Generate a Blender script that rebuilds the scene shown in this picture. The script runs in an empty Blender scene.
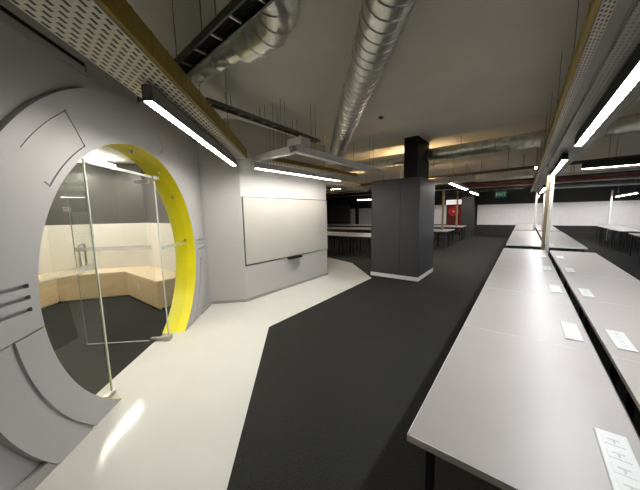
import bpy, bmesh, math, random
from mathutils import Vector, Matrix
random.seed(7)
C = bpy.context.scene.collection
PI = math.pi

# ------------------------------------------------------------------ materials
def new_mat(name):
    m = bpy.data.materials.new(name); m.use_nodes = True
    nt = m.node_tree; b = nt.nodes['Principled BSDF']
    return m, nt, b

def paint(name, col, rough=0.5, metal=0.0, vary=0.06, scale=6.0, bump=0.0, bscale=120, spec=0.5):
    m, nt, b = new_mat(name)
    tc = nt.nodes.new('ShaderNodeTexCoord')
    no = nt.nodes.new('ShaderNodeTexNoise'); no.inputs['Scale'].default_value = scale; no.inputs['Detail'].default_value = 4
    nt.links.new(tc.outputs['Object'], no.inputs['Vector'])
    ra = nt.nodes.new('ShaderNodeMapRange')
    ra.inputs['From Min'].default_value = 0.3; ra.inputs['From Max'].default_value = 0.7
    ra.inputs['To Min'].default_value = 1 - vary; ra.inputs['To Max'].default_value = 1 + vary
    nt.links.new(no.outputs['Fac'], ra.inputs['Value'])
    vm = nt.nodes.new('ShaderNodeVectorMath'); vm.operation = 'SCALE'
    vm.inputs[0].default_value = col
    nt.links.new(ra.outputs['Result'], vm.inputs['Scale'])
    nt.links.new(vm.outputs['Vector'], b.inputs['Base Color'])
    b.inputs['Roughness'].default_value = rough
    b.inputs['Metallic'].default_value = metal
    b.inputs['Specular IOR Level'].default_value = spec
    if bump:
        n2 = nt.nodes.new('ShaderNodeTexNoise'); n2.inputs['Scale'].default_value = bscale
        nt.links.new(tc.outputs['Object'], n2.inputs['Vector'])
        bp = nt.nodes.new('ShaderNodeBump'); bp.inputs['Strength'].default_value = bump; bp.inputs['Distance'].default_value = 0.004
        nt.links.new(n2.outputs['Fac'], bp.inputs['Height']); nt.links.new(bp.outputs['Normal'], b.inputs['Normal'])
    return m

def emit(name, col, strength):
    m, nt, b = new_mat(name)
    b.inputs['Base Color'].default_value = (*col, 1)
    b.inputs['Emission Color'].default_value = (*col, 1)
    b.inputs['Emission Strength'].default_value = strength
    return m

def glass(name, tint, refl=1.0):
    m, nt, b = new_mat(name); nt.nodes.remove(b)
    out = nt.nodes['Material Output']
    tr = nt.nodes.new('ShaderNodeBsdfTransparent'); tr.inputs['Color'].default_value = (*tint, 1)
    gl = nt.nodes.new('ShaderNodeBsdfGlossy'); gl.inputs['Roughness'].default_value = 0.0
    gl.inputs['Color'].default_value = (refl, refl, refl, 1)
    fr = nt.nodes.new('ShaderNodeFresnel'); ge = nt.nodes.new('ShaderNodeNewGeometry')
    io = nt.nodes.new('ShaderNodeMapRange'); io.inputs['To Min'].default_value = 1.5; io.inputs['To Max'].default_value = 1 / 1.5
    nt.links.new(ge.outputs['Backfacing'], io.inputs['Value']); nt.links.new(io.outputs['Result'], fr.inputs['IOR'])
    mx = nt.nodes.new('ShaderNodeMixShader')
    nt.links.new(fr.outputs['Fac'], mx.inputs['Fac']); nt.links.new(tr.outputs[0], mx.inputs[1]); nt.links.new(gl.outputs[0], mx.inputs[2])
    nt.links.new(mx.outputs[0], out.inputs['Surface'])
    return m

def perforated(name, col, hole, px, py, sx, sy):
    """staggered slots, a dark colour standing for the shade seen through sheet metal, laid out in the part's own UVs (metres)"""
    m, nt, b = new_mat(name); L = nt.links.new
    uv = nt.nodes.new('ShaderNodeUVMap'); sep = nt.nodes.new('ShaderNodeSeparateXYZ'); L(uv.outputs['UV'], sep.inputs[0])
    def math_(op, a, bb=None):
        n = nt.nodes.new('ShaderNodeMath'); n.operation = op
        for i, v in enumerate((a, bb)):
            if v is None: continue
            if isinstance(v, (int, float)): n.inputs[i].default_value = v
            else: L(v, n.inputs[i])
        return n.outputs[0]
    v = math_('DIVIDE', sep.outputs['Y'], py)
    row = math_('FLOOR', v); fv = math_('SUBTRACT', v, row)
    u = math_('ADD', math_('DIVIDE', sep.outputs['X'], px), math_('MULTIPLY', math_('MODULO', row, 2.0), 0.5))
    fu = math_('FRACT', u)
    hu = math_('LESS_THAN', math_('ABSOLUTE', math_('SUBTRACT', fu, 0.5)), sx / px / 2)
    hv = math_('LESS_THAN', math_('ABSOLUTE', math_('SUBTRACT', fv, 0.5)), sy / py / 2)
    h = math_('MULTIPLY', hu, hv)
    mix = nt.nodes.new('ShaderNodeMix'); mix.data_type = 'RGBA'
    mix.inputs[6].default_value = (*col, 1); mix.inputs[7].default_value = (*hole, 1)  # slots are only dark colour for shade, the sheet stays uncut
    L(h, mix.inputs[0]); L(mix.outputs[2], b.inputs['Base Color'])
    b.inputs['Roughness'].default_value = 0.45; b.inputs['Metallic'].default_value = 0.0
    return m

def two_tone(name, low, high, z):
    m, nt, b = new_mat(name)
    g = nt.nodes.new('ShaderNodeNewGeometry'); s = nt.nodes.new('ShaderNodeSeparateXYZ'); nt.links.new(g.outputs['Position'], s.inputs[0])
    gt = nt.nodes.new('ShaderNodeMath'); gt.operation = 'GREATER_THAN'; gt.inputs[1].default_value = z
    nt.links.new(s.outputs['Z'], gt.inputs[0])
    mix = nt.nodes.new('ShaderNodeMix'); mix.data_type = 'RGBA'
    mix.inputs[6].default_value = (*low, 1); mix.inputs[7].default_value = (*high, 1)
    nt.links.new(gt.outputs[0], mix.inputs[0]); nt.links.new(mix.outputs[2], b.inputs['Base Color'])
    b.inputs['Roughness'].default_value = 0.4
    return m

def carpet_mat():
    m, nt, b = new_mat('carpet'); L = nt.links.new
    tc = nt.nodes.new('ShaderNodeTexCoord')
    n1 = nt.nodes.new('ShaderNodeTexNoise'); n1.inputs['Scale'].default_value = 90; n1.inputs['Detail'].default_value = 5
    n2 = nt.nodes.new('ShaderNodeTexNoise'); n2.inputs['Scale'].default_value = 1.3
    L(tc.outputs['Object'], n1.inputs['Vector']); L(tc.outputs['Object'], n2.inputs['Vector'])
    r = nt.nodes.new('ShaderNodeValToRGB')
    r.color_ramp.elements[0].position = .3; r.color_ramp.elements[0].color = (0.011, 0.011, 0.0100, 1)
    r.color_ramp.elements[1].position = .75; r.color_ramp.elements[1].color = (0.034, 0.034, 0.031, 1)
    ad = nt.nodes.new('ShaderNodeMath'); ad.operation = 'MULTIPLY_ADD'; ad.inputs[1].default_value = .25
    L(n2.outputs['Fac'], ad.inputs[0]); 
    sc = nt.nodes.new('ShaderNodeMath'); sc.operation = 'MULTIPLY'; sc.inputs[1].default_value = .78
    L(n1.outputs['Fac'], sc.inputs[0]); L(sc.outputs[0], ad.inputs[2]); L(ad.outputs[0], r.inputs['Fac'])
    L(r.outputs['Color'], b.inputs['Base Color']); b.inputs['Roughness'].default_value = 0.95
    b.inputs['Specular IOR Level'].default_value = 0.15
    bp = nt.nodes.new('ShaderNodeBump'); bp.inputs['Strength'].default_value = .5; bp.inputs['Distance'].default_value = .006
    L(n1.outputs['Fac'], bp.inputs['Height']); L(bp.outputs['Normal'], b.inputs['Normal'])
    return m

def wood(name, c1, c2, scale=3.0, stretch=(1, 12, 12), rough=.45):
    m, nt, b = new_mat(name); L = nt.links.new
    tc = nt.nodes.new('ShaderNodeTexCoord'); mp = nt.nodes.new('ShaderNodeMapping'); mp.inputs['Scale'].default_value = stretch
    no = nt.nodes.new('ShaderNodeTexNoise'); no.inputs['Scale'].default_value = scale; no.inputs['Detail'].default_value = 6
    r = nt.nodes.new('ShaderNodeValToRGB')
    r.color_ramp.elements[0].position = .3; r.color_ramp.elements[0].color = (*c1, 1)
    r.color_ramp.elements[1].position = .7; r.color_ramp.elements[1].color = (*c2, 1)
    L(tc.outputs['Object'], mp.inputs[0]); L(mp.outputs[0], no.inputs['Vector']); L(no.outputs['Fac'], r.inputs[0]); L(r.outputs[0], b.inputs['Base Color'])
    b.inputs['Roughness'].default_value = rough
    return m

M = dict(
    carpet=carpet_mat(),
    vinyl=paint('white_vinyl', (.60, .59, .54), .11, vary=.03, scale=2, bump=.08, bscale=2.5, spec=.2),
    ceiling=paint('ceiling_paint', (.86, .835, .74), .85, vary=.05, scale=1.2),
    wall=paint('grey_wall_paint', (.42, .415, .41), .5, vary=.02, scale=2),
    cwall=paint('pale_wall_paint', (.53, .525, .51), .5, vary=.02, scale=2),
    base=paint('grey_skirting', (.33, .32, .30), .5),
    yellow=paint('yellow_paint', (.90, .78, .012), .38, vary=.03),
    dark=paint('charcoal_board', (.036, .036, .035), .55, vary=.10, scale=3),
    darkwall=paint('charcoal_wall', (.026, .025, .024), .7, vary=.05),
    black=paint('black_paint', (.006, .006, .006), .7, spec=.25),
    blackm=paint('black_metal', (.012, .012, .013), .4),
    white=paint('white_paint', (.72, .71, .69), .4, vary=.02),
    pin=paint('white_wall_panel', (.84, .81, .81), .6, vary=.03),
    board=paint('whiteboard', (.53, .515, .465), .22, vary=.02, scale=2),
    gap=paint('shadow_gap', (.05, .045, .04), .6),
    lam=paint('desk_laminate', (.345, .32, .29), .38, vary=.02, scale=3, spec=.45),
    edge=paint('desk_edge', (.74, .71, .66), .4, vary=.02),  # pale edging, colour raised further to make up for the little light reaching it
    plastic=paint('white_plastic', (.60, .62, .585), .35, vary=.01),
    socket=paint('socket_grey', (.42, .44, .43), .4),
    galv=paint('galvanised_steel', (.78, .78, .71), .31, metal=1.0, vary=.16, scale=9),
    galvd=paint('dull_galvanised_steel', (.60, .60, .56), .34, metal=.9, vary=.15, scale=8),
    steel=paint('brushed_steel', (.62, .60, .56), .3, metal=1.0),
    rail=paint('pale_tray_paint', (.80, .79, .76), .5),
    alu=paint('aluminium', (.60, .59, .56), .4, metal=.6),
    red=paint('red_paint', (.55, .02, .015), .35),
    redpipe=paint('red_pipe_paint', (.20, .025, .015), .45),
    brown=paint('brown_beam', (.045, .030, .016), .7),
    rod=paint('hanger_rod', (.16, .16, .14), .5, metal=.5),
    ply=wood('bench_plywood', (.64, .48, .27), (.72, .56, .34), 3, (2, 2, 9)),
    plytop=wood('bench_top_plywood', (.68, .54, .36), (.76, .62, .43), 3, (2, 9, 2)),
    timber=wood('pine_post', (.26, .19, .10), (.36, .27, .16), 4, (14, 14, 1.2)),
    ochre=wood('ochre_board', (.20, .14, .010), (.29, .205, .016), 4, (1.5, 1.5, 12), .6),
    perf=perforated('perforated_white_tray', (.86, .83, .70), (.035, .03, .02), .066, .031, .040, .0135),
    perf2=perforated('perforated_dull_tray', (.33, .325, .28), (.10, .095, .08), .034, .024, .018, .009),
    perfs=perforated('perforated_strip', (.74, .71, .60), (.03, .027, .02), .034, .0153, .020, .0085),
    led=emit('led_warm', (1.0, .955, .88), 120.0),
    ledc=emit('led_cool', (.93, .94, 1.0), 110.0),
    ledroom=emit('led_room', (1.0, .955, .86), 165.0),
    ledfaint=emit('led_faint', (.92, .95, 1.0), .55),
    ledmid=emit('led_mid', (1.0, .955, .88), 75.0),
    leddim=emit('led_dim', (1.0, .97, .95), 16.0),
    warm=emit('uplight_warm', (1.0, .66, .32), 200.0),
    glow=emit('downlight', (1.0, .93, .8), 6.0),
    exitm=emit('exit_green', (.02, .10, .05), .12),
    exitw=emit('exit_white', (.35, .5, .42), .25),
    glass=glass('clear_glass', (.90, .93, .91)),
    frost=None,
    gedge=paint('polished_glass_edge', (.58, .64, .60), .25),
    room=two_tone('meeting_room_paint', (.76, .72, .64), (.085, .082, .074), 1.455),
    roomc=paint('meeting_room_ceiling', (.78, .76, .66), .8),
)
fm, nt, b = new_mat('frosted_film')
nt.nodes.remove(b)
_o = nt.nodes['Material Output']; _t = nt.nodes.new('ShaderNodeBsdfTransparent'); _d = nt.nodes.new('ShaderNodeBsdfDiffuse')
_d.inputs['Color'].default_value = (.55, .57, .54, 1); _m = nt.nodes.new('ShaderNodeMixShader'); _m.inputs[0].default_value = .38
nt.links.new(_t.outputs[0], _m.inputs[1]); nt.links.new(_d.outputs[0], _m.inputs[2]); nt.links.new(_m.outputs[0], _o.inputs['Surface'])
M['frost'] = fm

# ------------------------------------------------------------------ mesh helpers
class MB:
    """collects shapes, linked as ONE mesh object"""
    def __init__(s): s.bm = bmesh.new(); s.uv = s.bm.loops.layers.uv.new('UVMap'); s.smooth = False
    def box(s, x0, x1, y0, y1, z0, z1, T=None):
        vs = [Vector((x, y, z)) for x in (x0, x1) for y in (y0, y1) for z in (z0, z1)]
        if T: vs = [T(v) for v in vs]
        v = [s.bm.verts.new(p) for p in vs]
        for f in ((0, 1, 3, 2), (4, 6, 7, 5), (0, 4, 5, 1), (2, 3, 7, 6), (0, 2, 6, 4), (1, 5, 7, 3)):
            s.bm.faces.new([v[i] for i in f])
        return s
    def obox(s, c, ux, uy, uz, hx, hy, hz):
        c, ux, uy, uz = map(Vector, (c, ux, uy, uz))
        return s.box(-hx, hx, -hy, hy, -hz, hz, lambda p: c + ux * p.x + uy * p.y + uz * p.z)
    def prism(s, poly, z0, z1, T=None):
        lo = [Vector((x, y, z0)) for x, y in poly]; hi = [Vector((x, y, z1)) for x, y in poly]
        if T: lo = [T(p) for p in lo]; hi = [T(p) for p in hi]
        a = [s.bm.verts.new(p) for p in lo]; b_ = [s.bm.verts.new(p) for p in hi]
        s.bm.faces.new(a[::-1]); s.bm.faces.new(b_)
        n = len(a)
        for i in range(n): s.bm.faces.new((a[i], a[(i + 1) % n], b_[(i + 1) % n], b_[i]))
        return s
    def quad(s, pts, uvs=None):
        f = s.bm.faces.new([s.bm.verts.new(Vector(p)) for p in pts])
        if uvs:
            for l, t in zip(f.loops, uvs): l[s.uv].uv = t
        return s
    def tube(s, pts, radii, seg=16, caps=True):
        pts = [Vector(p) for p in pts]
        if not hasattr(radii, '__len__'): radii = [radii] * len(pts)
        s.smooth = True
        prev = None; rings = []; N = None
        for i, p in enumerate(pts):
            d = (pts[min(i + 1, len(pts) - 1)] - pts[max(i - 1, 0)]).normalized()
            if N is None:
                N = d.cross(Vector((0, 0, 1)))
                if N.length < .1: N = d.cross(Vector((0, 1, 0)))
            N = (N - d * N.dot(d)).normalized(); B = d.cross(N)
            rings.append([s.bm.verts.new(p + (N * math.cos(2 * PI * k / seg) + B * math.sin(2 * PI * k / seg)) * radii[i]) for k in range(seg)])
        for r0, r1 in zip(rings, rings[1:]):
            for k in range(seg): s.bm.faces.new((r0[k], r0[(k + 1) % seg], r1[(k + 1) % seg], r1[k]))
        if caps: s.bm.faces.new(rings[0][::-1]); s.bm.faces.new(rings[-1])
        return s
    def arc(s, cs, cz, r0, r1, a0, a1, d0, d1, T, seg=64):
        """annulus sector in the wall plane (s, z), thickness d0..d1"""
        secs = []
        for i in range(seg + 1):
            t = math.radians(a0 + (a1 - a0) * i / seg); c, n_ = math.cos(t), math.sin(t)
            secs.append([s.bm.verts.new(T(Vector((cs + r * c, d, cz + r * n_)))) for r, d in ((r0, d0), (r1, d0), (r1, d1), (r0, d1))])
        for p, q in zip(secs, secs[1:]):
            for k in range(4): s.bm.faces.new((p[k], p[(k + 1) % 4], q[(k + 1) % 4], q[k]))
        s.bm.faces.new(secs[0][::-1]); s.bm.faces.new(secs[-1])
        return s
    def build(s, name, mat, parent=None, bevel=0.0, kind=None):
        bmesh.ops.recalc_face_normals(s.bm, faces=s.bm.faces)
        me = bpy.data.meshes.new(name); s.bm.to_mesh(me); s.bm.free()
        if s.smooth:
            for p in me.polygons: p.use_smooth = True
            me.set_sharp_from_angle(angle=math.radians(38))
        me.materials.append(mat if not isinstance(mat, str) else M[mat])
        o = bpy.data.objects.new(name, me); C.objects.link(o)
        if parent: o.parent = parent
        if bevel:
            bv = o.modifiers.new('bevel', 'BEVEL'); bv.width = bevel; bv.segments = 2; bv.limit_method = 'ANGLE'
        if kind: o['kind'] = kind
        return o

def thing(name, label, cat, loc=(0, 0, 0), group=None, rz=0):
    o = bpy.data.objects.new(name, None); C.objects.link(o); o.location = loc; o.rotation_euler = (0, 0, rz)
    o.empty_display_size = .1
    o['label'] = label; o['category'] = cat
    if group: o['group'] = group
    return o
def tag(o, label, cat, group=None):
    o['label'] = label; o['category'] = cat
    if group: o['group'] = group
    return o
def struct(name, mb, mat, bevel=0): return mb.build(name, mat, None, bevel, 'structure')
def dup(root, loc, label, group=None, rz=None):
    r = root.copy(); C.objects.link(r); r.location = loc; r['label'] = label
    if rz is not None: r.rotation_euler = (0, 0, rz)
    if group: r['group'] = group
    for ch in list(root.children):
        c = ch.copy(); C.objects.link(c); c.parent = r
        for g in list(ch.children):
            d = g.copy(); C.objects.link(d); d.parent = c
    return r
def text_mesh(name, body, size, mat, parent, loc, rot, extrude=.002):
    cu = bpy.data.curves.new(name, 'FONT'); cu.body = body; cu.size = size; cu.extrude = extrude; cu.align_x = 'CENTER'; cu.align_y = 'CENTER'
    t = bpy.data.objects.new(name, cu); C.objects.link(t)
    bpy.context.view_layer.update()
    me = bpy.data.meshes.new_from_object(t.evaluated_get(bpy.context.evaluated_depsgraph_get()))
    bpy.data.objects.remove(t)
    me.materials.clear(); me.materials.append(M[mat])
    o = bpy.data.objects.new(name, me); C.objects.link(o); o.location = loc; o.rotation_euler = rot
    if parent: o.parent = parent
    return o

# ------------------------------------------------------------------ the slanted wall's own frame: s along the wall, d towards the room, z up
H = 1.6; CZ = 3.2                                     # eye height, ceiling
P0 = Vector((-2.228, .073, 0)); A = Vector((-.673, .740, 0)).normalized(); Nn = Vector((A.y, -A.x, 0))
def W(p): return P0 + A * p.x + Nn * p.y + Vector((0, 0, p.z))
def w(s_, d, z): return W(Vector((s_, d, z)))
def wbox(mb, s0, s1, d0, d1, z0, z1): return mb.box(s0, s1, d0, d1, z0, z1, W)
CS, CCZ, R, RO = 1.405, 1.06, 1.245, 1.66             # circular opening and the raised ring around it
a0 = -math.degrees(math.asin(CCZ / R)); a1 = 180 - a0
ao0 = -math.degrees(math.asin(CCZ / RO)); ao1 = 180 - ao0

# ------------------------------------------------------------------ floor, ceiling, outer walls
struct('floor', MB().box(-15, 7.5, -4.5, 19.2, -.12, 0), 'carpet')
e0 = Vector((-1.321, .743, 0)); eb = e0 - A * 4.2
k = w(-2.6, -.275, 0); k2 = w(3.25, -.275, 0)
poly = [(eb.x, eb.y), (-2.784, 2.382), (-2.835, 5.69), (-4.205, 7.08), (-5.48, 7.53), (-5.48, 5.3), (-4.6, 5.3), (-4.6, 2.6), (k2.x, k2.y), (k.x, k.y)]
struct('floor_white', MB().prism(poly, -.02, .004), 'vinyl').name = 'floor'
struct('ceiling', MB().box(-15, 7.5, -4.5, 19.2, CZ, CZ + .12), 'ceiling')
struct('wall_back', MB().box(-15, 7.5, 18.9, 19.1, 0, CZ), 'darkwall')
struct('wall_right', MB().box(7.3, 7.5, -4.5, 18.9, 0, CZ), 'darkwall')
struct('wall_front', MB().box(-15, 7.3, -4.5, -4.3, 0, CZ), 'cwall')
struct('wall_far_left', MB().box(-15, -14.8, -4.3, 18.9, 0, CZ), 'darkwall')

# slanted wall with the round opening (radial strips from the circle out to the wall's outline)
def ring_wall():
    mb = MB(); s0, s1 = -4.5, 3.2; d0, d1 = -.30, -.045
    angs = [a0 + (a1 - a0) * i / 96 for i in range(97)]
    corner = [math.degrees(math.atan2(CZ - CCZ, s1 - CS)), math.degrees(math.atan2(CZ - CCZ, s0 - CS)),
              math.degrees(math.atan2(-CCZ, s1 - CS)), 360 + math.degrees(math.atan2(-CCZ, s0 - CS))]
    angs = sorted(angs + corner)
    def outer(t):
        c, n_ = math.cos(math.radians(t)), math.sin(math.radians(t)); best = 1e9
        if c > 1e-6: best = min(best, (s1 - CS) / c)
        if c < -1e-6: best = min(best, (s0 - CS) / c)
        if n_ > 1e-6: best = min(best, (CZ - CCZ) / n_)
        if n_ < -1e-6: best = min(best, -CCZ / n_)
        return CS + c * best, CCZ + n_ * best
    rows = []
    for t in angs:
        ci = (CS + R * math.cos(math.radians(t)), CCZ + R * math.sin(math.radians(t))); ou = outer(t)
        rows.append([mb.bm.verts.new(w(p[0], d, p[1])) for p, d in ((ci, d1), (ou, d1), (ou, d0), (ci, d0))])
    for p, q in zip(rows, rows[1:]):
        for i in range(4): mb.bm.faces.new((p[i], p[(i + 1) % 4], q[(i + 1) % 4], q[i]))
    bmesh.ops.remove_doubles(mb.bm, verts=mb.bm.verts, dist=1e-5)
    return mb
struct('wall_left', ring_wall(), 'wall')
# block beyond: facet + whiteboard wall
c1 = w(3.2, 0, 0)
struct('wall_centre', MB().prism([(c1.x, c1.y), (-3.95, 2.875), (-3.95, 5.41), (-6.6, 5.41), (-6.6, 2.42), (-4.62, 2.42), (-4.62, 2.25)], 0, CZ), 'cwall')
# meeting room behind the opening
MC = 2.70
def seg_wall(name, p, q, th, z0, z1, mat):
    p, q = Vector((*p, 0)), Vector((*q, 0)); u = (q - p).normalized(); n_ = Vector((u.y, -u.x, 0))
    struct(name, MB().prism([(p.x, p.y), (q.x, q.y), ((q + n_ * th).x, (q + n_ * th).y), ((p + n_ * th).x, (p + n_ * th).y)], z0, z1), mat)
B0 = w(-4.4, -3.46, 0).xy; B1 = w(4.22, -3.46, 0).xy
B2 = (-6.56, 2.28); B3 = (-4.62, 2.28)
seg_wall('wall_meeting_room_back', B1, B0, .15, 0, CZ, 'room')
seg_wall('wall_meeting_room_corner', B2, B1, .15, 0, CZ, 'room')
struct('wall_meeting_room_right', MB().box(-6.6, -4.63, 2.28, 2.41, 0, CZ), 'room')
q0 = w(-4.4, -.3, 0); q1 = w(-4.4, -3.46, 0)
seg_wall('wall_meeting_room_left', q1.xy, q0.xy, .15, 0, CZ, 'room')
cp = [w(-4.38, -.32, 0), w(3.1, -.32, 0), Vector((-4.64, 2.26, 0)), Vector((-6.5, 2.26, 0)), w(4.2, -3.44, 0), w(-4.38, -3.44, 0)]
struct('ceiling', MB().prism([(p.x, p.y) for p in cp], MC, MC + .06), 'roomc')
struct('trim_1', MB().box(-6.45, -4.66, 2.235, 2.28, 2.42, MC), 'brown')
mb = MB(); u_ = (Vector((*B1, 0)) - Vector((*B0, 0))).normalized()
wbox(mb, -1, 4.15, -3.46, -3.41, 2.42, MC); struct('trim_2', mb, 'brown')

# ------------------------------------------------------------------ the raised ring, with engraved lines cut into it
def cut(target, cutters):
    for c in cutters:
        m = target.modifiers.new('cut', 'BOOLEAN'); m.operation = 'DIFFERENCE'; m.object = c; m.solver = 'EXACT'
    bpy.context.view_layer.update()
    dg = bpy.context.evaluated_depsgraph_get()
    me = bpy.data.meshes.new_from_object(target.evaluated_get(dg))
    target.modifiers.clear(); target.data = me
    for c in cutters: bpy.data.objects.remove(c)
    for p in me.polygons: p.use_smooth = False
mb = MB(); mb.arc(CS, CCZ, R, RO, a0, a1, -.05, 0, W, 128)
bmesh.ops.bisect_plane(mb.bm, geom=mb.bm.verts[:] + mb.bm.edges[:] + mb.bm.faces[:], plane_co=(0, 0, .004), plane_no=(0, 0, 1), clear_inner=True)
bmesh.ops.holes_fill(mb.bm, edges=[e for e in mb.bm.edges if e.is_boundary])
ring = struct('trim_3', mb, 'wall')
def cutter(mb, dark=True): return mb.build('cutter', 'gap')
def rad_cut(ang, r0, r1, wd, depth=.02):               # a radial groove
    c, n_ = math.cos(math.radians(ang)), math.sin(math.radians(ang)); mb = MB()
    mb.obox(w(CS + c * (r0 + r1) / 2, 0, CCZ + n_ * (r0 + r1) / 2), A * c + Vector((0, 0, n_)), Nn, A * -n_ + Vector((0, 0, c)), (r1 - r0) / 2, depth, wd / 2)
    return cutter(mb)
def arc_cut(r0, r1, t0, t1, depth=.02, cs=CS, cz=CCZ): return cutter(MB().arc(cs, cz, r0, r1, t0, t1, -depth, .02, W, 40))
def box_cut(s0, s1, z0, z1, depth=.03):
    mb = MB(); wbox(mb, s0, s1, -depth, .02, z0, z1); return cutter(mb)
cuts = [rad_cut(186.0, 1.20, 1.70, .012), rad_cut(-6.0, 1.20, 1.70, .012),
        arc_cut(1.424, 1.450, 186.1, 236, .018), arc_cut(1.424, 1.450, -56, -6.1, .018)]
for z0 in (1.195, 1.125, 1.052):
    cuts.append(box_cut(-.6, .108, z0, z0 + .025)); cuts.append(box_cut(2.735, 3.6, z0, z0 + .025))
cuts += [rad_cut(124, 1.297, 1.556, .012, .012), rad_cut(145, 1.297, 1.345, .012, .012),
         arc_cut(1.297, 1.309, 124, 145, .012), arc_cut(1.546, 1.556, 124, 142, .006),
         arc_cut(.085, .098, -90, 90, .012, 1.80, 2.425), rad_cut(80.5, 1.26, 1.655, .004, .004)]
cut(ring, cuts)

# yellow reveal lining the opening: front band, glazing channel, rear band
mb = MB(); mb.arc(CS, CCZ, R - .0012, R + .004, a0 + .2, a1 - .2, -.110, -.004, W, 96); struct('trim_4', mb, 'yellow')
mb = MB(); mb.arc(CS, CCZ, R - .0012, R + .004, a0 + .2, a1 - .2, -.300, -.132, W, 96); struct('trim_5', mb, 'yellow')
mb = MB(); mb.arc(CS, CCZ, R - .0004, R + .004, a0 + .2, a1 - .2, -.132, -.110, W, 96); struct('trim_6', mb, 'yellow')

# recessed service slot high on the slanted wall
slot = thing('wall_vent', 'long narrow recessed vent high on the grey wall above the round opening', 'vent', w(.54, -.045, 2.73))
mb = MB()
for (s0, s1, z0, z1) in ((.2, .86, 2.715, 2.735), (.2, .86, 2.805, 2.82), (.2, .225, 2.735, 2.805), (.835, .86, 2.735, 2.805)):
    wbox(mb, s0, s1, -.045, -.03, z0, z1)
f = mb.build('frame', 'wall'); f.parent = slot; f.matrix_parent_inverse = Matrix.Translation(-slot.location)
mb = MB(); wbox(mb, .225, .835, -.0445, -.043, 2.778, 2.805); f = mb.build('slot', 'black'); f.parent = slot; f.matrix_parent_inverse = Matrix.Translation(-slot.location)

# skirtings
mb = MB(); wbox(mb, -4.4, CS - math.sqrt(RO**2 - CCZ**2) - .01, -.045, -.005, 0.004, .085); struct('baseboard_left', mb, 'base')
mb = MB(); wbox(mb, 2.70, 3.19, -.045, .012, 0.004, .05); struct('baseboard_left', mb, 'base')
c2 = Vector((-3.95, 2.875, 0)); fd = (c2 - c1).normalized(); fn = Vector((fd.y, -fd.x, 0))
struct('baseboard_centre', MB().obox((c1 + c2) / 2 + fn * .005 + Vector((0, 0, .029)), fd, fn, (0, 0, 1), (c2 - c1).length / 2, .006, .025), 'base')
struct('baseboard_centre', MB().box(-3.95, -3.938, 2.885, 5.41, .004, .054), 'base')

# glazing in the opening
GD = -.121
def under(s_): return CCZ + math.sqrt(max(0, (R - .010)**2 - (s_ - CS)**2)), CCZ - math.sqrt(max(0, (R - .010)**2 - (s_ - CS)**2))
def pane(s0, s1, zlo=None, zhi=None, n=40):
    mb = MB(); top = []; bot = []
    for i in range(n + 1):
        s_ = s0 + (s1 - s0) * i / n; t, b_ = under(s_)
        if zhi is not None: t = min(t, zhi)
        if zlo is not None: b_ = max(b_, zlo)
        top.append(mb.bm.verts.new(w(s_, GD, t))); bot.append(mb.bm.verts.new(w(s_, GD, max(b_, .006))))
    for i in range(n): mb.bm.faces.new((bot[i], bot[i + 1], top[i + 1], top[i]))
    bmesh.ops.remove_doubles(mb.bm, verts=mb.bm.verts, dist=1e-5)
    return mb
LS, RS = .80, 1.875
win = struct('window_1', pane(CS - R + .012, LS), 'glass')
mb = MB(); wbox(mb, LS, LS + .012, GD - .006, GD + .006, .01, 2.06); mb.build('glass_edge', 'gedge', win)['label'] = 'pale polished glass edge'
mb = MB(); mb2 = pane(CS - R + .03, LS - .005, 1.165, 1.215); mb2.build('frosted_band', 'frost', win).location = Nn * -.004
mb = MB(); wbox(mb, LS - .075, LS + .03, GD - .02, GD + .02, .005, .045); mb.build('patch_fitting', 'steel', win, .004)
win = struct('window_2', pane(RS, CS + R - .012), 'glass')
mb = MB(); wbox(mb, RS - .012, RS, GD - .006, GD + .006, .05, 2.04); mb.build('glass_edge', 'gedge', win)['label'] = 'pale polished glass edge'
mb2 = pane(RS + .005, CS + R - .03, 1.165, 1.215); mb2.build('frosted_band', 'frost', win).location = Nn * -.004
mb = MB(); wbox(mb, RS - .07, RS + .03, GD - .045, GD + .03, .005, .065); mb.build('patch_fitting', 'steel', win, .006)
mb = MB(); wbox(mb, RS - .07, RS + .06, GD - .03, GD + .03, 2.03, 2.075); mb.build('patch_fitting', 'steel', win, .004)
win = struct('window_3', pane(LS, RS, zlo=2.065), 'glass')
mb = MB(); wbox(mb, LS, RS, GD - .008, GD + .008, 2.045, 2.07); mb.build('glass_edge', 'gedge', win)['label'] = 'pale glass edge over the doorway'
for sc in (LS + .02,):
    mb = MB(); wbox(mb, sc - .04, sc + .03, GD - .02, GD + .02, 2.07, 2.11); mb.build('patch_fitting', 'steel', win, .004)
# small clamps on the yellow lining
for ang in (86, 62, 41, 8):
    c, n_ = math.cos(math.radians(ang)), math.sin(math.radians(ang)); mb = MB()
    mb.obox(w(CS + c * (R - .026), -.121, CCZ + n_ * (R - .026)), A * c + Vector((0, 0, n_)), Nn, A * -n_ + Vector((0, 0, c)), .016, .013, .012)
    struct('trim_7', mb, 'steel')
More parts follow.
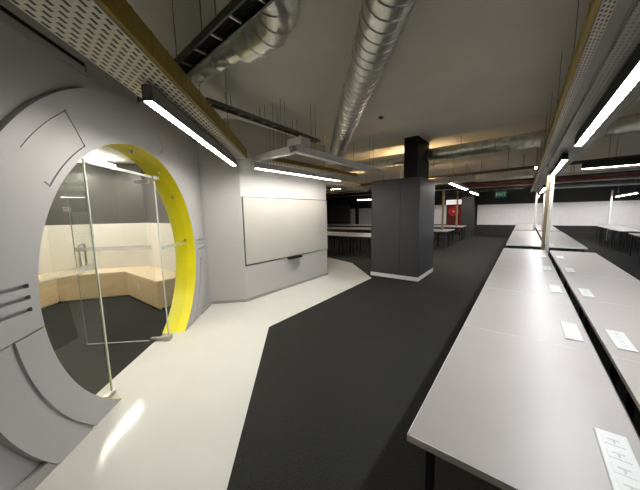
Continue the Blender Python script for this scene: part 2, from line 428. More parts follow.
# the door leaf stands open into the meeting room, square to the wall
DS = 1.845
mb = MB(); mb.quad([w(DS, -.20, .012), w(DS, -1.10, .012), w(DS, -1.10, 2.03), w(DS, -.20, 2.03)]); door = struct('door_1', mb, 'glass')
mb = MB(); wbox(mb, DS - .004, DS + .004, -1.104, -1.10, .012, 2.03); mb.build('glass_edge', paint('dark_glass_edge', (.20, .25, .23), .3), door)
mb = MB(); wbox(mb, DS - .005, DS + .005, -1.10, -.20, .006, .014); mb.build('bottom_edge', 'gedge', door)
mb = MB(); mb.quad([w(DS - .004, -.21, 1.19), w(DS - .004, -1.09, 1.19), w(DS - .004, -1.09, 1.24), w(DS - .004, -.21, 1.24)]); mb.build('frosted_band', 'frost', door)
for off in (-.045, .045):
    mb = MB(); mb.tube([w(DS, -1.02, .955), w(DS + off, -1.02, .955), w(DS + off, -1.02, 1.275), w(DS, -1.02, 1.275)], .011, 10); mb.build('handle', 'steel', door)
mb = MB(); wbox(mb, DS - .02, DS + .02, -.33, -.17, .006, .05); mb.build('patch_fitting', 'steel', door, .004)
mb = MB(); wbox(mb, DS - .02, DS + .02, -.33, -.17, 1.99, 2.03); mb.build('patch_fitting', 'steel', door, .004)

# plywood bench built round the meeting room's corner
F0 = w(-3.0, -2.93, 0); F1 = Vector((-6.88, .82, 0)); F2 = Vector((-6.28, 1.73, 0)); F3 = Vector((-4.83, 1.745, 0))
K0 = w(-3.0, -3.45, 0); K1 = w(4.20, -3.45, 0); K2 = Vector((-6.54, 2.27, 0)); K3 = Vector((-4.83, 2.27, 0))
bench = thing('corner_bench', 'long plywood bench wrapping round the meeting room corner behind the round opening', 'bench', F2)
def bpart(name, mb, mat, par=None):
    o = mb.build(name, mat); o.parent = par or bench; o.matrix_parent_inverse = Matrix.Translation(-bench.location) if not par else Matrix.Identity(4)
    return o
mb = MB(); mb.prism([(p.x, p.y) for p in (F0, F1, F2, F3, K3, K2, K1, K0)], .475, .505); bpart('seat_top', mb, 'plytop')
for p, q in ((F0, F1), (F1, F2), (F2, F3)):
    u = (q - p).normalized(); n_ = Vector((u.y, -u.x, 0)); inn = -n_ if (n_.dot((K1 - F1)) < 0) else n_
    mb = MB(); mb.prism([((p + inn * .004).x, (p + inn * .004).y), ((q + inn * .004).x, (q + inn * .004).y), ((q + inn * .022).x, (q + inn * .022).y), ((p + inn * .022).x, (p + inn * .022).y)], .03, .475)
    bpart('front_panel', mb, 'ply')
    mb = MB(); mb.prism([((p + inn * .03).x, (p + inn * .03).y), ((q + inn * .03).x, (q + inn * .03).y), ((q + inn * .05).x, (q + inn * .05).y), ((p + inn * .05).x, (p + inn * .05).y)], 0.002, .03)
    bpart('plinth', mb, 'base')
mb = MB().box(-4.85, -4.83, 1.75, 2.27, .03, .475); bpart('end_panel', mb, 'ply')
mb = MB().box(-5.72, -5.64, 1.735, 1.745, .22, .34); bpart('socket_plate', mb, 'plastic')['label'] = 'white socket plate'

# meeting room lights
def linear_light(name, label, p, q, z, wdt=.06, hgt=.085, mat='led', body='alu', group=None, rods=True, top=CZ, inset=0, up=False):
    """ceiling-hung strip: housing, glowing diffuser on its underside, two hanger rods"""
    p, q = Vector((p[0], p[1], 0)), Vector((q[0], q[1], 0)); c = (p + q) / 2; u = (q - p).normalized(); n_ = Vector((u.y, -u.x, 0)); L = (q - p).length / 2
    t = thing(name, label, 'light', (c.x, c.y, z), group, math.atan2(u.y, u.x))
    mb = MB(); mb.box(-L, L, -wdt / 2, wdt / 2, .004, hgt); mb.build('housing', body, t)
    mb = MB(); mb.box(-L + .01, L - .01, -wdt / 2 + .006, wdt / 2 - .006, 0, .006); mb.build('diffuser', mat, t)
    if up:
        MB().box(-L + .01, L - .01, -wdt / 2 + .006, wdt / 2 - .006, hgt - .002, hgt + .004).build('added_ceiling_glow', 'ledmid', t)  # glow added on top to brighten the room's ceiling
    if inset:
        for o in (-1, 1): MB().box(-L, L, o * wdt / 2 - .002, o * wdt / 2 + .002, -inset, .006).build('side_skirt', body, t)  # skirts added to keep the diffuser's glow out of view
    if rods:
        for s_ in (-L * .8, L * .8):
            MB().tube([(s_, 0, hgt - .002), (s_, 0, top - z)], .004, 6).build('hanger_rod', 'rod', t)
    return t
pm = w(2.4, -1.95, 0); qm = w(4.1, -1.95, 0)
linear_light('linear_light', 'slim strip light hanging inside the meeting room, longer one', pm, qm, 2.52, top=MC, mat='ledroom', group='meeting room lights', up=True)
pm = w(3.6, -2.85, 0); qm = w(4.2, -2.85, 0)
linear_light('linear_light', 'short strip light at the back of the meeting room', w(3.3, -2.85, 0), w(4.15, -2.85, 0), 2.52, top=MC, mat='ledroom', group='meeting room lights', up=True)
dl = thing('downlight', 'small round downlight in the meeting room ceiling', 'light', (*w(3.95, -2.55, 0).xy, MC - .02))
MB().tube([(0, 0, 0), (0, 0, .02)], .09, 20).build('bezel', 'white', dl)
MB().tube([(0, 0, -.004), (0, 0, .001)], .07, 20).build('lens', 'glow', dl)

# ------------------------------------------------------------------ whiteboard wall
WB = thing('whiteboard', 'large whiteboard set into the pale wall, thin dark joint around it', 'whiteboard', (-3.95, 4.15, .66))
def wpart(name, mb, mat, bev=0):
    o = mb.build(name, mat, None, bev); o.parent = WB; o.matrix_parent_inverse = Matrix.Translation(-WB.location); return o
wpart('panel', MB().prism([(2.915, .69), (5.412, .675), (5.412, 1.885), (2.915, 1.90)], -3.9503, -3.936, lambda p: Vector((p.z, p.x, p.y))), 'board')
mb = MB()
for y0, y1, z0, z1 in ((2.895, 5.41, .664, .678), (2.895, 5.41, 1.892, 1.906), (2.895, 2.909, .664, 1.906)): mb.box(-3.9495, -3.941, y0, y1, z0, z1)
wpart('joint', mb, 'gap')
wpart('pen_tray', MB().box(-3.9495, -3.86, 3.97, 4.36, .628, .668), 'black', .004)['label'] = 'black pen tray'
random.seed(3); y = 3.42; ink = paint('wiped_marker', (.36, .40, .43), .4)
while y < 4.28:                                        # faint half-wiped handwriting, word by word
    ln = random.uniform(.05, .10); n = int(ln / .011); up, lo = [], []
    for j in range(n + 1):
        z = 1.764 + (.011 if j % 2 else -.011) * random.uniform(.4, 1.2); yy = y + ln * j / n
        up.append((yy, z + .002)); lo.append((yy, z - .002))
    mb = MB(); mb.prism(up + lo[::-1], -3.9368, -3.9352, lambda p: Vector((p.z, p.x, p.y))); wpart('marker_writing', mb, ink); y += ln + .035

# ------------------------------------------------------------------ pillars
pil = thing('pillar', 'wide charcoal-clad pillar with white skirting and a narrow black column above', 'pillar', (-2.41, 6.58, 0))
def ppart(par, name, mb, mat, bev=0):
    o = mb.build(name, mat, None, bev); o.parent = par; o.matrix_parent_inverse = Matrix.Translation(-par.location); return o
mb = MB(); mb.box(-2.99, -2.262, 5.97, 7.19, .09, 2.33).box(-2.258, -1.83, 5.97, 7.19, .09, 2.33).box(-2.264, -2.256, 5.985, 7.17, .09, 2.325)
ppart(pil, 'cladding', mb, 'dark', .002)
ppart(pil, 'column', MB().box(-2.205, -1.905, 6.0, 6.87, 2.32, CZ), 'black', .004)
ppart(pil, 'skirting', MB().box(-3.0, -1.82, 5.96, 7.2, .0, .09), 'white')
pil = thing('pillar', 'dark grey pillar far back, right of the red hose reel', 'pillar', (-2.75, 18.2, 0))
ppart(pil, 'cladding', MB().box(-3.03, -2.38, 17.9, 18.5, .0, CZ), 'dark', .004)

# ------------------------------------------------------------------ desks
TOP = .73
def make_desk(name, label, length, depth, side, loc, group, power=True):
    """one bench position; its back edge (the cable gap side) at x=0, worktop running to x=-depth*side, y from 0 to length"""
    t = thing(name, label, 'desk', loc, group)
    x0, x1 = sorted((0, -depth * side))
    MB().box(x0, x1, .0015, length - .0015, TOP - .027, TOP).build('worktop', 'lam', t, .0015)
    MB().box(x0 + .06, x1 - .04, .10, length - .10, TOP - .075, TOP - .027).build('frame_rail', 'blackm', t)
    for lx in (x0 + .05, x1 - .05):
        for ly in (.16, length - .16):
            MB().box(lx - .015, lx + .015, ly - .02, ly + .02, 0, TOP - .027).build('leg', 'blackm', t)
    mb = MB(); ox = (x0, x0 - .002) if side > 0 else (x1, x1 + .002)
    mb.box(min(ox), max(ox), .0015, length - .0015, TOP - .0275, TOP + .0002); mb.build('edge_band', 'edge', t)
    MB().box(x0, x1, -.0004, .0015, TOP - .0275, TOP + .0002).build('edge_band', 'edge', t)
    if power:
        px = (-.082 if side > 0 else .092); py = .300
        pp = MB().box(px - .044, px + .044, py - .16, py + .16, TOP - .001, TOP + .008).build('power_panel', 'plastic', t, .003)
        pp['label'] = 'white power socket panel'
        for j in range(4):
            yy = py - .105 + j * .07
            mb = MB(); mb.box(px - .028, px + .028, yy - .022, yy + .022, TOP + .0075, TOP + .0095).build('socket', 'plastic', pp, .001)
        for j in range(4):
            yy = py - .105 + j * .07
            MB().prism([(px - .016, yy + .010), (px - .016, yy + .004), (px - .003, yy + .004), (px - .003, yy - .012), (px + .004, yy - .012), (px + .004, yy + .004), (px + .016, yy + .004), (px + .016, yy + .010)],
                       TOP + .0094, TOP + .0099).build('socket_holes', 'socket', pp)
    return t
ORD = ['nearest', 'second', 'third', 'fourth', 'fifth']
P = 1.236
for side, xg, dep, rown in ((1, .392, .705, 'left'), (-1, .452, .66, 'right')):
    first = None
    for i in range(5):
        lab = ('%s desk in the %s row of the near bench, white socket panel' % (ORD[i], rown)) if i else \
              ('nearest pale grey desk left of the cable gap' if side > 0 else 'nearest pale grey desk right of the cable gap, at the photo edge')
        loc = (xg, .941 + i * P, 0)
        if first is None: first = make_desk('bench_desk', lab, P, dep, side, loc, 'desks of the near central bench')
        else: dup(first, loc, lab, 'desks of the near central bench')
# dark channel between the two rows
def channel(x, y0, y1, label):
    t = thing('cable_channel', label, 'cable channel', (x, (y0 + y1) / 2, 0))
    L = (y1 - y0) / 2
    MB().box(-.028, .028, -L + .02, L - .02, .60, .612).build('trough', 'blackm', t)
    n = max(2, int(L / 1.2))
    for j in range(n + 1):
        yy = -L + .3 + (2 * L - .6) * j / n; MB().box(-.027, .027, yy - .03, yy + .03, 0.0, .60).build('bracket', 'blackm', t)
    return t
channel(.422, .941, 7.12, 'black cable channel in the gap of the near bench')
for bi, (y0, pl, n, bl) in enumerate(((7.87, 1.30, 4, 'middle central bench'), (13.62, 1.14, 4, 'farthest central bench'))):
    for side, xg, dep, rown in ((1, .392, .70, 'left'), (-1, .452, .66, 'right')):
        first = None
        for i in range(n):
            lab = '%s grey desk in the %s row of the %s' % (ORD[i], rown, bl)
            loc = (xg, y0 + i * pl, 0); g = 'desks of the ' + bl
            first = make_desk('bench_desk', lab, pl, dep, side, loc, g) if first is None else (dup(first, loc, lab, g), first)[1]
    channel(.422, y0, y0 + n * pl, 'black cable channel in the gap of the ' + bl)
# benches on the right
for y0, pl, n, bl in ((13.87, 1.06, 4, 'far bench at the right'), (7.9, 1.255, 4, 'nearer bench at the right edge')):
    for side, xg, dep, rown in ((1, 3.43, .70, 'left'), (-1, 3.49, .66, 'right')):
        first = None
        for i in range(n):
            if bl.startswith('nearer') and (side < 0 or i < 2): continue
            if y0 + i * pl < 14.5 and side < 0: pass
            lab = '%s white desk in the %s row of the %s' % (ORD[i], rown, bl)
            loc = (xg, y0 + i * pl, 0); g = 'desks of the ' + bl
            first = make_desk('bench_desk', lab, pl, dep, side, loc, g, False) if first is None else (dup(first, loc, lab, g), first)[1]
# benches across the room behind the pillar (their rows run left-right)
def cross_bench(y0, xs, bl, pl=1.3):
    for rown, yy, sd in (('near', y0, 1), ('far', y0 + .80, 1)):
        for i, x in enumerate(xs):
            lab = '%s desk from right, %s row of the %s' % (['first', 'second', 'third', 'fourth', 'fifth', 'sixth', 'seventh'][i], rown, bl)
            t = thing('bench_desk', lab, 'desk', (x, yy, 0), 'desks of the ' + bl)
            if (rown, i) == ('near', 0):
                MB().box(-pl + .0015, -.0015, 0, .70, TOP - .03, TOP).build('worktop', 'lam', t, .0015)
                MB().box(-pl + .1, -.1, .04, .66, TOP - .075, TOP - .03).build('frame_rail', 'blackm', t)
                for lx in (-pl + .08, -.08):
                    for ly in (.06, .64): MB().box(lx - .02, lx + .02, ly - .02, ly + .02, 0, TOP - .03).build('leg', 'blackm', t)
                src = t
            else:
                for ch in list(src.children):
                    c = ch.copy(); C.objects.link(c); c.parent = t
cross_bench(8.22, [-4.1 + .0 - 1.3 * i for i in range(5)], 'bench behind the whiteboard wall')
cross_bench(11.65, [-2.45 - 1.3 * i for i in range(6)], 'bench left of the far aisle')
cross_bench(14.85, [-2.45 - 1.3 * i for i in range(7)], 'far bench before the hose reel')

for y, x0, x1, lab in ((12.40, -10.2, -2.46, 'black cable channel in the bench left of the far aisle'), (15.60, -11.5, -2.46, 'black cable channel in the far bench before the hose reel')):
    t = thing('cable_channel', lab, 'cable channel', ((x0 + x1) / 2, y, 0)); L = (x1 - x0) / 2
    MB().box(-L, L, -.045, .045, .60, .612).build('trough', 'blackm', t)
    for bx in (-L + .5, 0, L - .5): MB().box(bx - .03, bx + .03, -.03, .03, 0, .60).build('bracket', 'blackm', t)
# ------------------------------------------------------------------ posts standing in the benches
def post(name, label, x, y, z1, mat, hw, cat='post', group=None):
    t = tag(MB().box(-hw, hw, -hw, hw, 0, z1).build(name, mat, None, .002), label, cat, group); t.location = (x, y, 0); return t
def perf_post(label, x, y, z0, z1, hw):
    mb = MB()
    for (ux, uy) in ((1, 0), (-1, 0), (0, 1), (0, -1)):
        n_ = Vector((ux, uy, 0)); u = Vector((-uy, ux, 0)); o = n_ * hw
        mb.quad([o - u * hw + Vector((0, 0, z0)), o + u * hw + Vector((0, 0, z0)), o + u * hw + Vector((0, 0, z1)), o - u * hw + Vector((0, 0, z1))],
                [(z0, .0), (z0, .0825), (z1, .0825), (z1, .0)])
    t = tag(mb.build('perforated_post', 'perfs'), label, 'post'); t.location = (x, y, 0); return t
TZ = 2.42
perf_post('white perforated metal post at the far end of the near bench', .425, 7.38, 0, 2.296, .030)
post('timber_post', 'pine post just behind the white perforated post on the central bench', .375, 7.78, TZ - .02, 'timber', .03)
perf_post('slim perforated post between the middle and farthest central benches, left one', .34, 13.25, 0, TZ - .02, .03)
perf_post('slim perforated post between the middle and farthest central benches, right one', .58, 13.25, 0, TZ - .02, .03)
post('timber_post', 'pine post rising from the bench left of the far aisle', -2.80, 12.40, 1.888, 'timber', .04).location.z = .612
post('timber_post', 'pine post rising in front of the red hose reel', -2.83, 15.60, 1.888, 'timber', .04).location.z = .612
tag(MB().box(-.03, .03, -.03, .03, 0, 2.35).build('white_post', 'white'), 'thin white post rising behind the far right bench', 'post').location = (3.2, 18.25, 0)

# ------------------------------------------------------------------ suspended trays
def tray(label, p, q, wid, z, h, cross, board_side=1, boards=True, hang=True, group='suspended trays', rodpos=None, bh=.12, fl='alu'):
    """perforated tray: strips across (offset from, to, lift, material), flanges, a timber board along one side, rods to the ceiling"""
    p, q = Vector((*p, 0)), Vector((*q, 0)); u = (q - p).normalized(); L = (q - p).length
    t = thing('cable_tray', label, 'cable tray', (p.x, p.y, z), group, math.atan2(u.y, u.x))
    for (o0, o1, lift, mat) in cross:
        mb = MB()
        mb.quad([(0, o0, lift), (L, o0, lift), (L, o1, lift), (0, o1, lift)], [(0, 0), (L, 0), (L, o1 - o0), (0, o1 - o0)])
        mb.quad([(0, o0, lift + .012), (L, o0, lift + .012), (L, o1, lift + .012), (0, o1, lift + .012)], [(0, 0), (L, 0), (L, o1 - o0), (0, o1 - o0)])
        mb.build('tray_bottom', mat, t)
    oa = min(c[0] for c in cross); ob = max(c[1] for c in cross)
    mb = MB()
    for o in (oa, ob): mb.box(0, L, o - .002, o + .002, 0, h)
    mb.build('flange', fl, t)
    if boards:
        o = ob if board_side > 0 else oa
        mb = MB(); mb.box(0, L, o + (.004 if board_side > 0 else -.026), o + (.026 if board_side > 0 else -.004), .005, bh)
        x = .05
        while x < L - .04:                           # shallow cleats across the board
            mb.box(x, x + .018, o + (.026 if board_side > 0 else -.029), o + (.029 if board_side > 0 else -.026), .005, bh); x += .17
        mb.build('timber_board', 'ochre', t)
    if hang:
        for x in (rodpos or [.3 + i * 1.2 for i in range(int((L - .3) / 1.2) + 1)]):
            for o in (oa + .01, ob - .01): MB().tube([(x, o, .01), (x, o, CZ - z)], .0028, 6).build('hanger_rod', 'rod', t)
    return t
# over the slanted wall (offsets are to the left of travel, so the room side is negative)
pa, pb = w(-2.6, .69, 0), w(2.62, .69, 0)
tray('long perforated white tray along the slanted grey wall above the strip light', pa.xy, pb.xy, .32, 2.42, .06, [(-.155, .155, 0, 'perf')], -1, bh=.13, rodpos=[3.0, 4.3])
# frame over the whiteboard
tray('white tray running out from the slanted wall above the whiteboard', (-3.50, 2.915), (-2.655, 2.835), .1, 2.435, .095, [(-.05, .05, 0, 'alu')], 1, rodpos=[.5, .68], boards=False, bh=.05, fl='rail')
tray('white tray beside the aisle, from the junction box to the charcoal pillar', (-2.56, 2.78), (-2.66, 5.75), .1, 2.435, .095, [(-.05, .05, 0, 'alu')], 1, rodpos=[.45, 2.5], bh=.05, fl='rail')
tray('perforated tray above the whiteboard strip light', (-3.40, 3.02), (-3.40, 5.75), .3, 2.44, .06, [(-.13, .13, 0, 'perf')], -1, rodpos=[.2, 1.4, 2.6], bh=.07)
jb = thing('junction_box', 'square white box on the corner of the tray above the whiteboard', 'box', (-2.60, 2.92, 2.533))
MB().box(-.13, .13, -.10, .10, 0, .10).build('box', 'white', jb, .004); MB().box(-.135, .135, -.105, .105, .09, .10).build('lid', 'white', jb)
# over the desks
tray('long perforated tray hanging above the central benches', (.42, -1.2), (.42, 17.6), .42, 2.42, .09,
     [(-.22, .105, .0, 'perf2'), (.105, .172, .035, 'base'), (.172, .218, 0, 'perfs')], 1, bh=.07)

# strip lights
linear_light('linear_light', 'bright strip light under the tray along the slanted grey wall', w(.25, .70, 0), w(2.50, .70, 0), 2.30, hgt=.10, top=2.42, body=paint('dark_grey_aluminium', (.10, .10, .095), .5))
linear_light('linear_light', 'bright strip light above the whiteboard', (-3.36, 2.76), (-3.40, 5.20), 2.30, hgt=.10, top=2.44)
BR = [(1.0, 4.34, 'nearest strip light above the central bench, black housing'), (5.45, 8.6, 'second strip light above the central bench, nearer the white perforated post'),
      (10.2, 13.2, 'third strip light above the central benches'), (14.2, 17.4, 'farthest strip light above the central benches')]
for (y0, y1, lab), zz in zip(BR, (2.30, 2.30, 2.16, 2.10)): linear_light('linear_light', lab, (.432, y0), (.45, y1), zz, .068, .10, 'ledc', 'black', 'lights above the central benches', True, 2.42)
linear_light('linear_light', 'strip light hanging left of the aisle, nearer of two', (-1.62, 7.9), (-1.70, 10.9), 2.30, .09, mat='ledmid', group='lights above the aisle')
linear_light('linear_light', 'strip light hanging left of the aisle, farther of two', (-1.80, 12.5), (-1.87, 15.2), 2.30, .09, mat='ledmid', group='lights above the aisle')
linear_light('linear_light', 'strip light across the room at right, behind the near bench', (.80, 7.02), (4.2, 7.12), 2.30, .024, .14, 'ledc', 'blackm', 'lights across the right side')
linear_light('linear_light', 'thin strip light across the back right of the room', (.78, 13.75), (6.0, 13.75), 2.32, .016, .05, 'ledfaint', 'alu', 'lights across the right side')
linear_light('linear_light', 'strip light over the far right bench', (3.32, 18.2), (3.02, 13.9), 2.03, .05, .06, 'ledc', 'alu', 'lights over the right bench')
linear_light('linear_light', 'strip light over the far left benches, seen past the whiteboard wall', (-8.1, 14.3), (-5.6, 14.5), 2.3, .05, .06, 'led', 'alu', 'lights over the far left benches')
linear_light('linear_light', 'added strip light brightening the bench behind the whiteboard wall, out of view', (-9.6, 8.95), (-6.9, 8.95), 2.3, .06, .08, 'led', 'alu', 'added lights over the bench behind the whiteboard wall')  # added out of view to light the desks below
linear_light('linear_light', 'added strip light brightening the bench, hidden behind the charcoal pillar', (-4.15, 8.95), (-2.75, 8.95), 2.22, .06, .08, 'led', 'alu', 'added lights over the bench behind the whiteboard wall')  # added behind the pillar to light the same desks

linear_light('linear_light', 'long thin strip light added to brighten the white panels of the back wall', (-6.2, 17.4), (5.6, 17.4), 2.64, .05, .06, 'led', 'blackm', 'added lights along the back wall', inset=.02)  # added wall-wash for the white panels, its glow kept hidden
linear_light('linear_light', 'strip light added to brighten the meeting room, nearer the doorway', w(.4, -1.5, 0), w(1.6, -1.5, 0), 2.54, top=MC, mat='ledroom', group='meeting room lights', up=True)  # added only to raise the light level in the room

# ------------------------------------------------------------------ ducts, pipes, ladders
def spiral(p, q, r, pitch=.115, rib=.008, seg=28, label='', mat='galv', ext=None):
    p, q = Vector(p), Vector(q); L = (q - p).length; u = (q - p) / L
    pts, rad = [p], [r]; x = pitch
    while x < L - .03:
        for dx, dr in ((-.010, 0), (-.004, rib), (.004, rib), (.010, 0)): pts.append(p + u * (x + dx)); rad.append(r + dr)
        x += pitch
    pts.append(q); rad.append(r)
    return MB().tube(pts, rad, seg)
def straps(t, pts, r, rl=None):
    for x, y, z in pts:
        mb = MB(); mb.tube([(x, y, z + r - .01), (x, y, CZ)], .006, 6); o = mb.build('hanger_rod', 'rod'); o.parent = t; o.matrix_parent_inverse = Matrix.Translation(-t.location)
def duct(label, parts, hang, r, group='air ducts', mat='galv'):
    t = thing('air_duct', label, 'duct', hang[0], group)
    for nm, mb in parts:
        o = mb.build(nm, mat); o.parent = t; o.matrix_parent_inverse = Matrix.Translation(-t.location)
    straps(t, hang, r)
    return t
d1a = Vector((.05, .731, 2.93)); d1b = Vector((-3.35, 5.02, 2.93)); du = (d1b - d1a).normalized()
duct('large shiny spiral duct crossing the ceiling from above towards the whiteboard', [('duct_pipe', spiral(d1a, d1b, .155))], [d1a + du * .6, d1a + du * 2.4, d1a + du * 4.4], .155)
# elbow and thin duct over the slanted wall
ER = .142
el = [Vector((-1.86, 1.47, 2.96)), Vector((-1.70, 1.47, 2.96)), Vector((-1.55, 1.46, 2.96)), Vector((-1.41, 1.40, 2.96)), Vector((-1.30, 1.29, 2.96)), Vector((-1.21, 1.13, 2.96)), Vector((-.86, .50, 2.96))]
mb = MB(); pts = []; rad = []
for i, p in enumerate(el):
    if 0 < i < len(el) - 1:
        d = (el[i + 1] - el[i - 1]).normalized()
        for dx, dr in ((-.012, 0), (-.005, .008), (.005, .008), (.012, 0)): pts.append(p + d * dx); rad.append(ER + dr)
    else: pts.append(p); rad.append(ER)
mb.tube(pts, rad, 28)
duct('shiny duct elbow near the ceiling at top left', [('elbow', mb), ('thin_duct', spiral((-3.3, 1.44, 2.94), (-1.88, 1.47, 2.94), .07, .18, .004))], [Vector((-1.72, 1.47, 3.03)), Vector((-2.7, 1.46, 2.94))], .06)
duct('long spiral duct crossing behind the charcoal pillar', [('duct_pipe', spiral((-7.5, 6.98, 2.90), (1.15, 6.62, 2.90), .14, .12, .007)),
     ('elbow', MB().tube([(1.10, 6.62, 2.9), (1.4, 6.58, 2.9), (1.62, 6.45, 2.9), (1.78, 6.2, 2.9), (1.95, 5.3, 2.9)], [.14, .15, .17, .17, .17], 24))],
     [Vector((-5, 6.87, 2.9)), Vector((-1.2, 6.72, 2.9)), Vector((.6, 6.65, 2.9))], .14)
t = thing('air_duct', 'wide flat shiny duct far back above the exit sign', 'duct', (-.45, 10.3, 2.55), 'air ducts')
def tp(par, name, mb, mat):
    o = mb.build(name, mat); o.parent = par; o.matrix_parent_inverse = Matrix.Translation(-par.location); return o
mb = MB(); mb.box(-1.35, .14, 10.05, 10.55, 2.54, 2.70)
for i in range(8): mb.box(-1.3 + i * .18, -1.28 + i * .18, 10.04, 10.56, 2.53, 2.71)
tp(t, 'duct_box', mb, 'galvd')
for x in (-1.2, -.1): tp(t, 'hanger_rod', MB().tube([(x, 10.3, 2.70), (x, 10.3, CZ)], .006, 6), 'rod')
duct('grey duct running away past the end of the whiteboard wall', [('duct_pipe', spiral((-5.2, 5.75, 2.57), (-5.35, 10.2, 2.57), .14, .2, .005))], [Vector((-5.22, 6.3, 2.57)), Vector((-5.3, 9.2, 2.57))], .14, mat='galvd')

def ladder(label, p, q, wid, z, mat='blackm', step=.22, rods=()):
    p, q = Vector((*p, 0)), Vector((*q, 0)); u = (q - p).normalized(); L = (q - p).length
    t = thing('cable_ladder', label, 'cable ladder', (p.x, p.y, z), 'cable ladders', math.atan2(u.y, u.x))
    mb = MB()
    for o in (-wid / 2, wid / 2): mb.box(0, L, o - .006, o + .006, 0, .05)
    mb.build('side_rail', mat, t)
    rung = MB().box(-.005, .005, -wid / 2, wid / 2, .012, .024).build('rung', 'galvd', t); rung.location = (.1, 0, 0); x = .1 + step
    while x < L:
        c = rung.copy(); C.objects.link(c); c.location = (x, 0, 0); x += step
    mb = MB(); random.seed(int(L * 100))
    for j in range(7):
        o = -wid / 2 + wid * (j + .9) / 7.8; mb.tube([(0, o, .04), (L * .33, o + .004, .041), (L * .66, o - .004, .04), (L, o, .04)], .0065, 8)
    mb.build('cable_bundle', 'black', t)
    for x in rods:
        for o in (-wid / 2, wid / 2): MB().tube([(x, o, .05), (x, o, CZ - z)], .004, 6).build('hanger_rod', 'rod', t)
    return t
ladder('black cable ladder beside the duct elbow at top left', (-3.0, 1.13), (-.6, .97), .10, 2.68, rods=(.25, 1.35))
ladder('dark cable ladder above the whiteboard wall', (-3.15, 1.85), (-3.27, 4.25), .10, 2.95, 'rod', rods=(.35, .95, 1.7))
def bar(name, label, p, q, hw, hh, mat, cat, group=None, rods=()):
    p, q = Vector(p), Vector(q); u = (q - p).normalized(); L = (q - p).length
    t = thing(name, label, cat, p, group, math.atan2(u.y, u.x))
    MB().box(0, L, -hw, hw, -hh, hh).build('bar', mat, t)
    for x in rods: MB().tube([(x, 0, hh - .002), (x, 0, CZ - p.z)], .005, 6).build('hanger_rod', 'rod', t)
    return t
bar('service_beam', 'dark brown service beam across the room under the warm lit ceiling', (-7.0, 9.75, 2.66), (3.2, 8.75, 2.72), .10, .03, 'brown', 'beam', 'service beams', (2.0, 4.6, 6.6, 8.6))
bar('service_beam', 'dark brown service beam across the back, behind the flat duct', (-7, 12.0, 2.60), (5.5, 12.0, 2.60), .09, .035, 'brown', 'beam', 'service beams', (2.0, 5.2, 8.2, 11))
bar('service_beam', 'long dark service beam close to the back wall', (-12, 15.2, 2.62), (6.5, 15.2, 2.62), .12, .05, 'black', 'beam', 'service beams', (4, 9, 13, 17))
bar('service_beam', 'dark service beam over the far left benches', (-12, 10.6, 2.50), (-3.4, 10.6, 2.50), .09, .04, 'brown', 'beam', 'service beams', (2, 5, 8))
def pipe(name, label, p, q, r, mat, rods):
    p, q = Vector(p), Vector(q); t = thing(name, label, 'pipe', p)
    tp(t, 'pipe', MB().tube([p, q], r, 14), mat)
    for f in rods:
        c = p.lerp(q, f); tp(t, 'hanger_rod', MB().tube([c + Vector((0, 0, r - .003)), Vector((c.x, c.y, CZ))], .005, 6), 'rod')
    return t
pipe('sprinkler_pipe', 'red sprinkler pipe across the back right', (-2.0, 13.2, 2.60), (6.5, 13.0, 2.60), .055, 'redpipe', (.1, .5, .9))
pipe('conduit', 'pale conduit across the back of the room', (-9, 11.2, 2.62), (5.5, 11.2, 2.62), .025, 'galvd', (.2, .5, .8))
pipe('conduit', 'thin pale conduit low across the far back', (-12, 14.6, 2.60), (6.0, 14.6, 2.60), .03, 'galvd', (.15, .5, .85))
# warm lamps that light the ceiling from on top of the services
for (x, y, z, lab) in ((-2.6, 7.62, 2.46, 'warm uplight behind the charcoal pillar'), (-2.75, 9.25, 2.46, 'warm uplight above the far aisle, behind the pillar'), (-6.2, 9.4, 2.5, 'warm uplight past the whiteboard wall')):
    t = thing('uplight', lab, 'light', (x, y, z), 'warm uplights')
    MB().box(-.40, .40, -.04, .04, 0, .05).build('housing', 'blackm', t); MB().box(-.38, .38, -.03, .03, .048, .056).build('diffuser', 'warm', t)
    for s_ in (-.3, .3): MB().tube([(s_, .036, .04), (s_, .036, CZ - z)], .004, 6).build('hanger_rod', 'rod', t)
sd = thing('smoke_detector', 'small dark detector on the ceiling between the spiral duct and the pillar', 'smoke detector', (-2.03, 4.41, CZ))
MB().tube([(0, 0, 0), (0, 0, -.02)], .045, 16).build('base', 'base', sd); MB().tube([(0, 0, -.018), (0, 0, -.04)], [.035, .022], 16).build('sensor', 'blackm', sd)
pn = thing('pendant_lamp', 'small bulb hanging far back left of the perforated tray', 'lamp', (.17, 8.9, 2.62))
MB().tube([(0, 0, .03), (0, 0, CZ - 2.62)], .004, 6).build('cord', 'black', pn); MB().tube([(0, 0, -.04), (0, 0, -.015), (0, 0, .03)], [.012, .035, .02], 12).build('bulb', 'glow', pn)

# ------------------------------------------------------------------ back of the room
def wpanel(label, x0, x1, z0, z1, y=18.9):
    t = thing('wall_panel', label, 'wall panel', ((x0 + x1) / 2, y, z0), 'white panels on the back wall')
    hw = (x1 - x0) / 2; h = z1 - z0
    MB().box(-hw + .02, hw - .02, -.03, 0, .02, h - .02).build('pinboard', 'pin', t)
    mb = MB(); mb.box(-hw, hw, -.035, 0, 0, .02).box(-hw, hw, -.035, 0, h - .02, h).box(-hw, -hw + .02, -.035, 0, .02, h - .02).box(hw - .02, hw, -.035, 0, .02, h - .02); mb.build('frame', 'white', t)
wpanel('long white wall panel on the back wall, right of the dark pillar', -2.29, 6.9, .65, 1.86)
wpanel('white wall panel left of the red hose reel', -6.4, -4.05, .66, 1.93)
wpanel('narrow white wall panel far left, beside the dark partition', -11.5, -10.9, .5, 1.85)
wpanel('white wall panel far left, right of the narrow one', -10.55, -7.6, .5, 1.85)
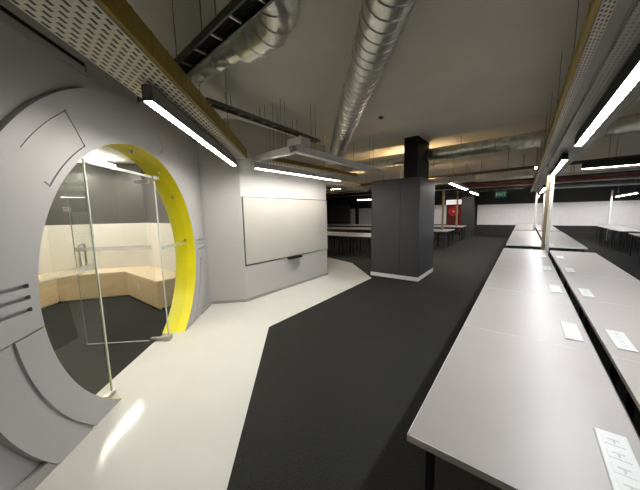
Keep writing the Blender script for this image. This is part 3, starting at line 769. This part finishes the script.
pt = tag(MB().box(-.9, .9, -.08, .08, 0, 2.15).build('partition', 'dark'), 'dark partition far back past the whiteboard wall', 'partition'); pt.location = (-10.9, 16.6, 0)
t = thing('fire_hose_cabinet', 'red fire hose board with a coiled red reel on the back wall', 'fire hose', (-3.5, 18.9, .18))
tp(t, 'back_board', MB().box(-3.28, -2.99, 18.78, 18.9, .18, 2.30), 'red')
tp(t, 'side_board', MB().box(-3.98, -3.28, 18.86, 18.9, .62, 1.95), paint('dark_red_paint', (.12, .01, .01), .5))
mb = MB()
for i in range(5): 
    rr = .30 - i * .03; mb.tube([Vector((-3.58 + rr * math.cos(2 * PI * j / 28), 18.72 + .02 * (i % 2), 1.50 + rr * math.sin(2 * PI * j / 28))) for j in range(29)], .026, 8, False)
tp(t, 'hose', mb, 'red')
tp(t, 'reel_disc', MB().tube([(-3.58, 18.64, 1.50), (-3.58, 18.66, 1.50)], .21, 24), paint('bright_red_paint', (.75, .03, .02), .3))
tp(t, 'reel_hub', MB().tube([(-3.58, 18.6, 1.50), (-3.58, 18.86, 1.50)], .06, 16), 'plastic')
tp(t, 'hanging_hose', MB().tube([(-3.40, 18.72, 1.30), (-3.38, 18.72, 1.1), (-3.40, 18.72, .85), (-3.40, 18.72, .70)], .026, 8), 'red')
tp(t, 'nozzle', MB().tube([(-3.40, 18.72, .56), (-3.40, 18.72, .70)], [.02, .035], 10), 'steel')
tp(t, 'valve', MB().tube([(-3.15, 18.7, 1.05), (-3.15, 18.78, 1.05)], .05, 12), 'steel')
sg = thing('hose_reel_sign', 'white rounded sign with red lettering above the hose reel', 'sign', (-3.58, 18.70, 2.08))
MB().box(-.46, .46, -.02, .02, -.14, .14).build('sign_board', emit('sign_white_glow', (.95, .9, .88), 1.0), sg, .012)  # board emits its own glow to look lit, though it is no lamp
MB().box(-.40, -.36, .02, .2, -.02, .02).build('bracket', 'steel', sg); MB().box(.20, .24, .02, .2, -.02, .02).build('bracket', 'steel', sg)
text_mesh('lettering', 'FIRE HOSE', .15, 'red', sg, (.02, -.021, 0), (PI / 2, 0, 0))
ex = thing('exit_sign', 'green exit sign hanging above the far aisle', 'sign', (-.83, 13.6, 2.07), None)
MB().box(-.20, .20, -.02, .02, .0, .26).build('sign_board', 'exitm', ex, .004)
text_mesh('lettering', 'EXIT', .17, 'exitw', ex, (0, -.021, .13), (PI / 2, 0, 0))
for s_ in (-.16, .16): MB().tube([(s_, 0, .255), (s_, 0, CZ - 2.07)], .004, 6).build('hanger_rod', 'rod', ex)

# ------------------------------------------------------------------ camera and render look
yaw, pitch, roll, fpx = math.radians(37.65), math.radians(-7.016), math.radians(-1.196), 264.256
fw = Vector((-math.sin(yaw) * math.cos(pitch), math.cos(yaw) * math.cos(pitch), math.sin(pitch)))
r_ = Vector((math.cos(yaw), math.sin(yaw), 0)); u_ = r_.cross(fw)
r2 = r_ * math.cos(roll) + u_ * math.sin(roll); u2 = -r_ * math.sin(roll) + u_ * math.cos(roll)
cam = bpy.data.cameras.new('camera'); co = bpy.data.objects.new('camera', cam); C.objects.link(co)
cam.sensor_fit = 'HORIZONTAL'; cam.sensor_width = 36; cam.lens = 36 * fpx / 640; cam.clip_start = .02
m = Matrix((r2, u2, -fw)).transposed().to_4x4(); m.translation = (0, 0, H); co.matrix_world = m
sc = bpy.context.scene; sc.camera = co
wd = bpy.data.worlds.new('world'); sc.world = wd; wd.use_nodes = True
wd.node_tree.nodes['Background'].inputs['Color'].default_value = (.05, .05, .05, 1)
sc.view_settings.view_transform = 'Standard'; sc.view_settings.exposure = 0.0
sc.cycles.max_bounces = 10; sc.cycles.diffuse_bounces = 6; sc.cycles.transparent_max_bounces = 16
sc.cycles.sample_clamp_indirect = 4.0; sc.cycles.caustics_reflective = False; sc.cycles.caustics_refractive = False
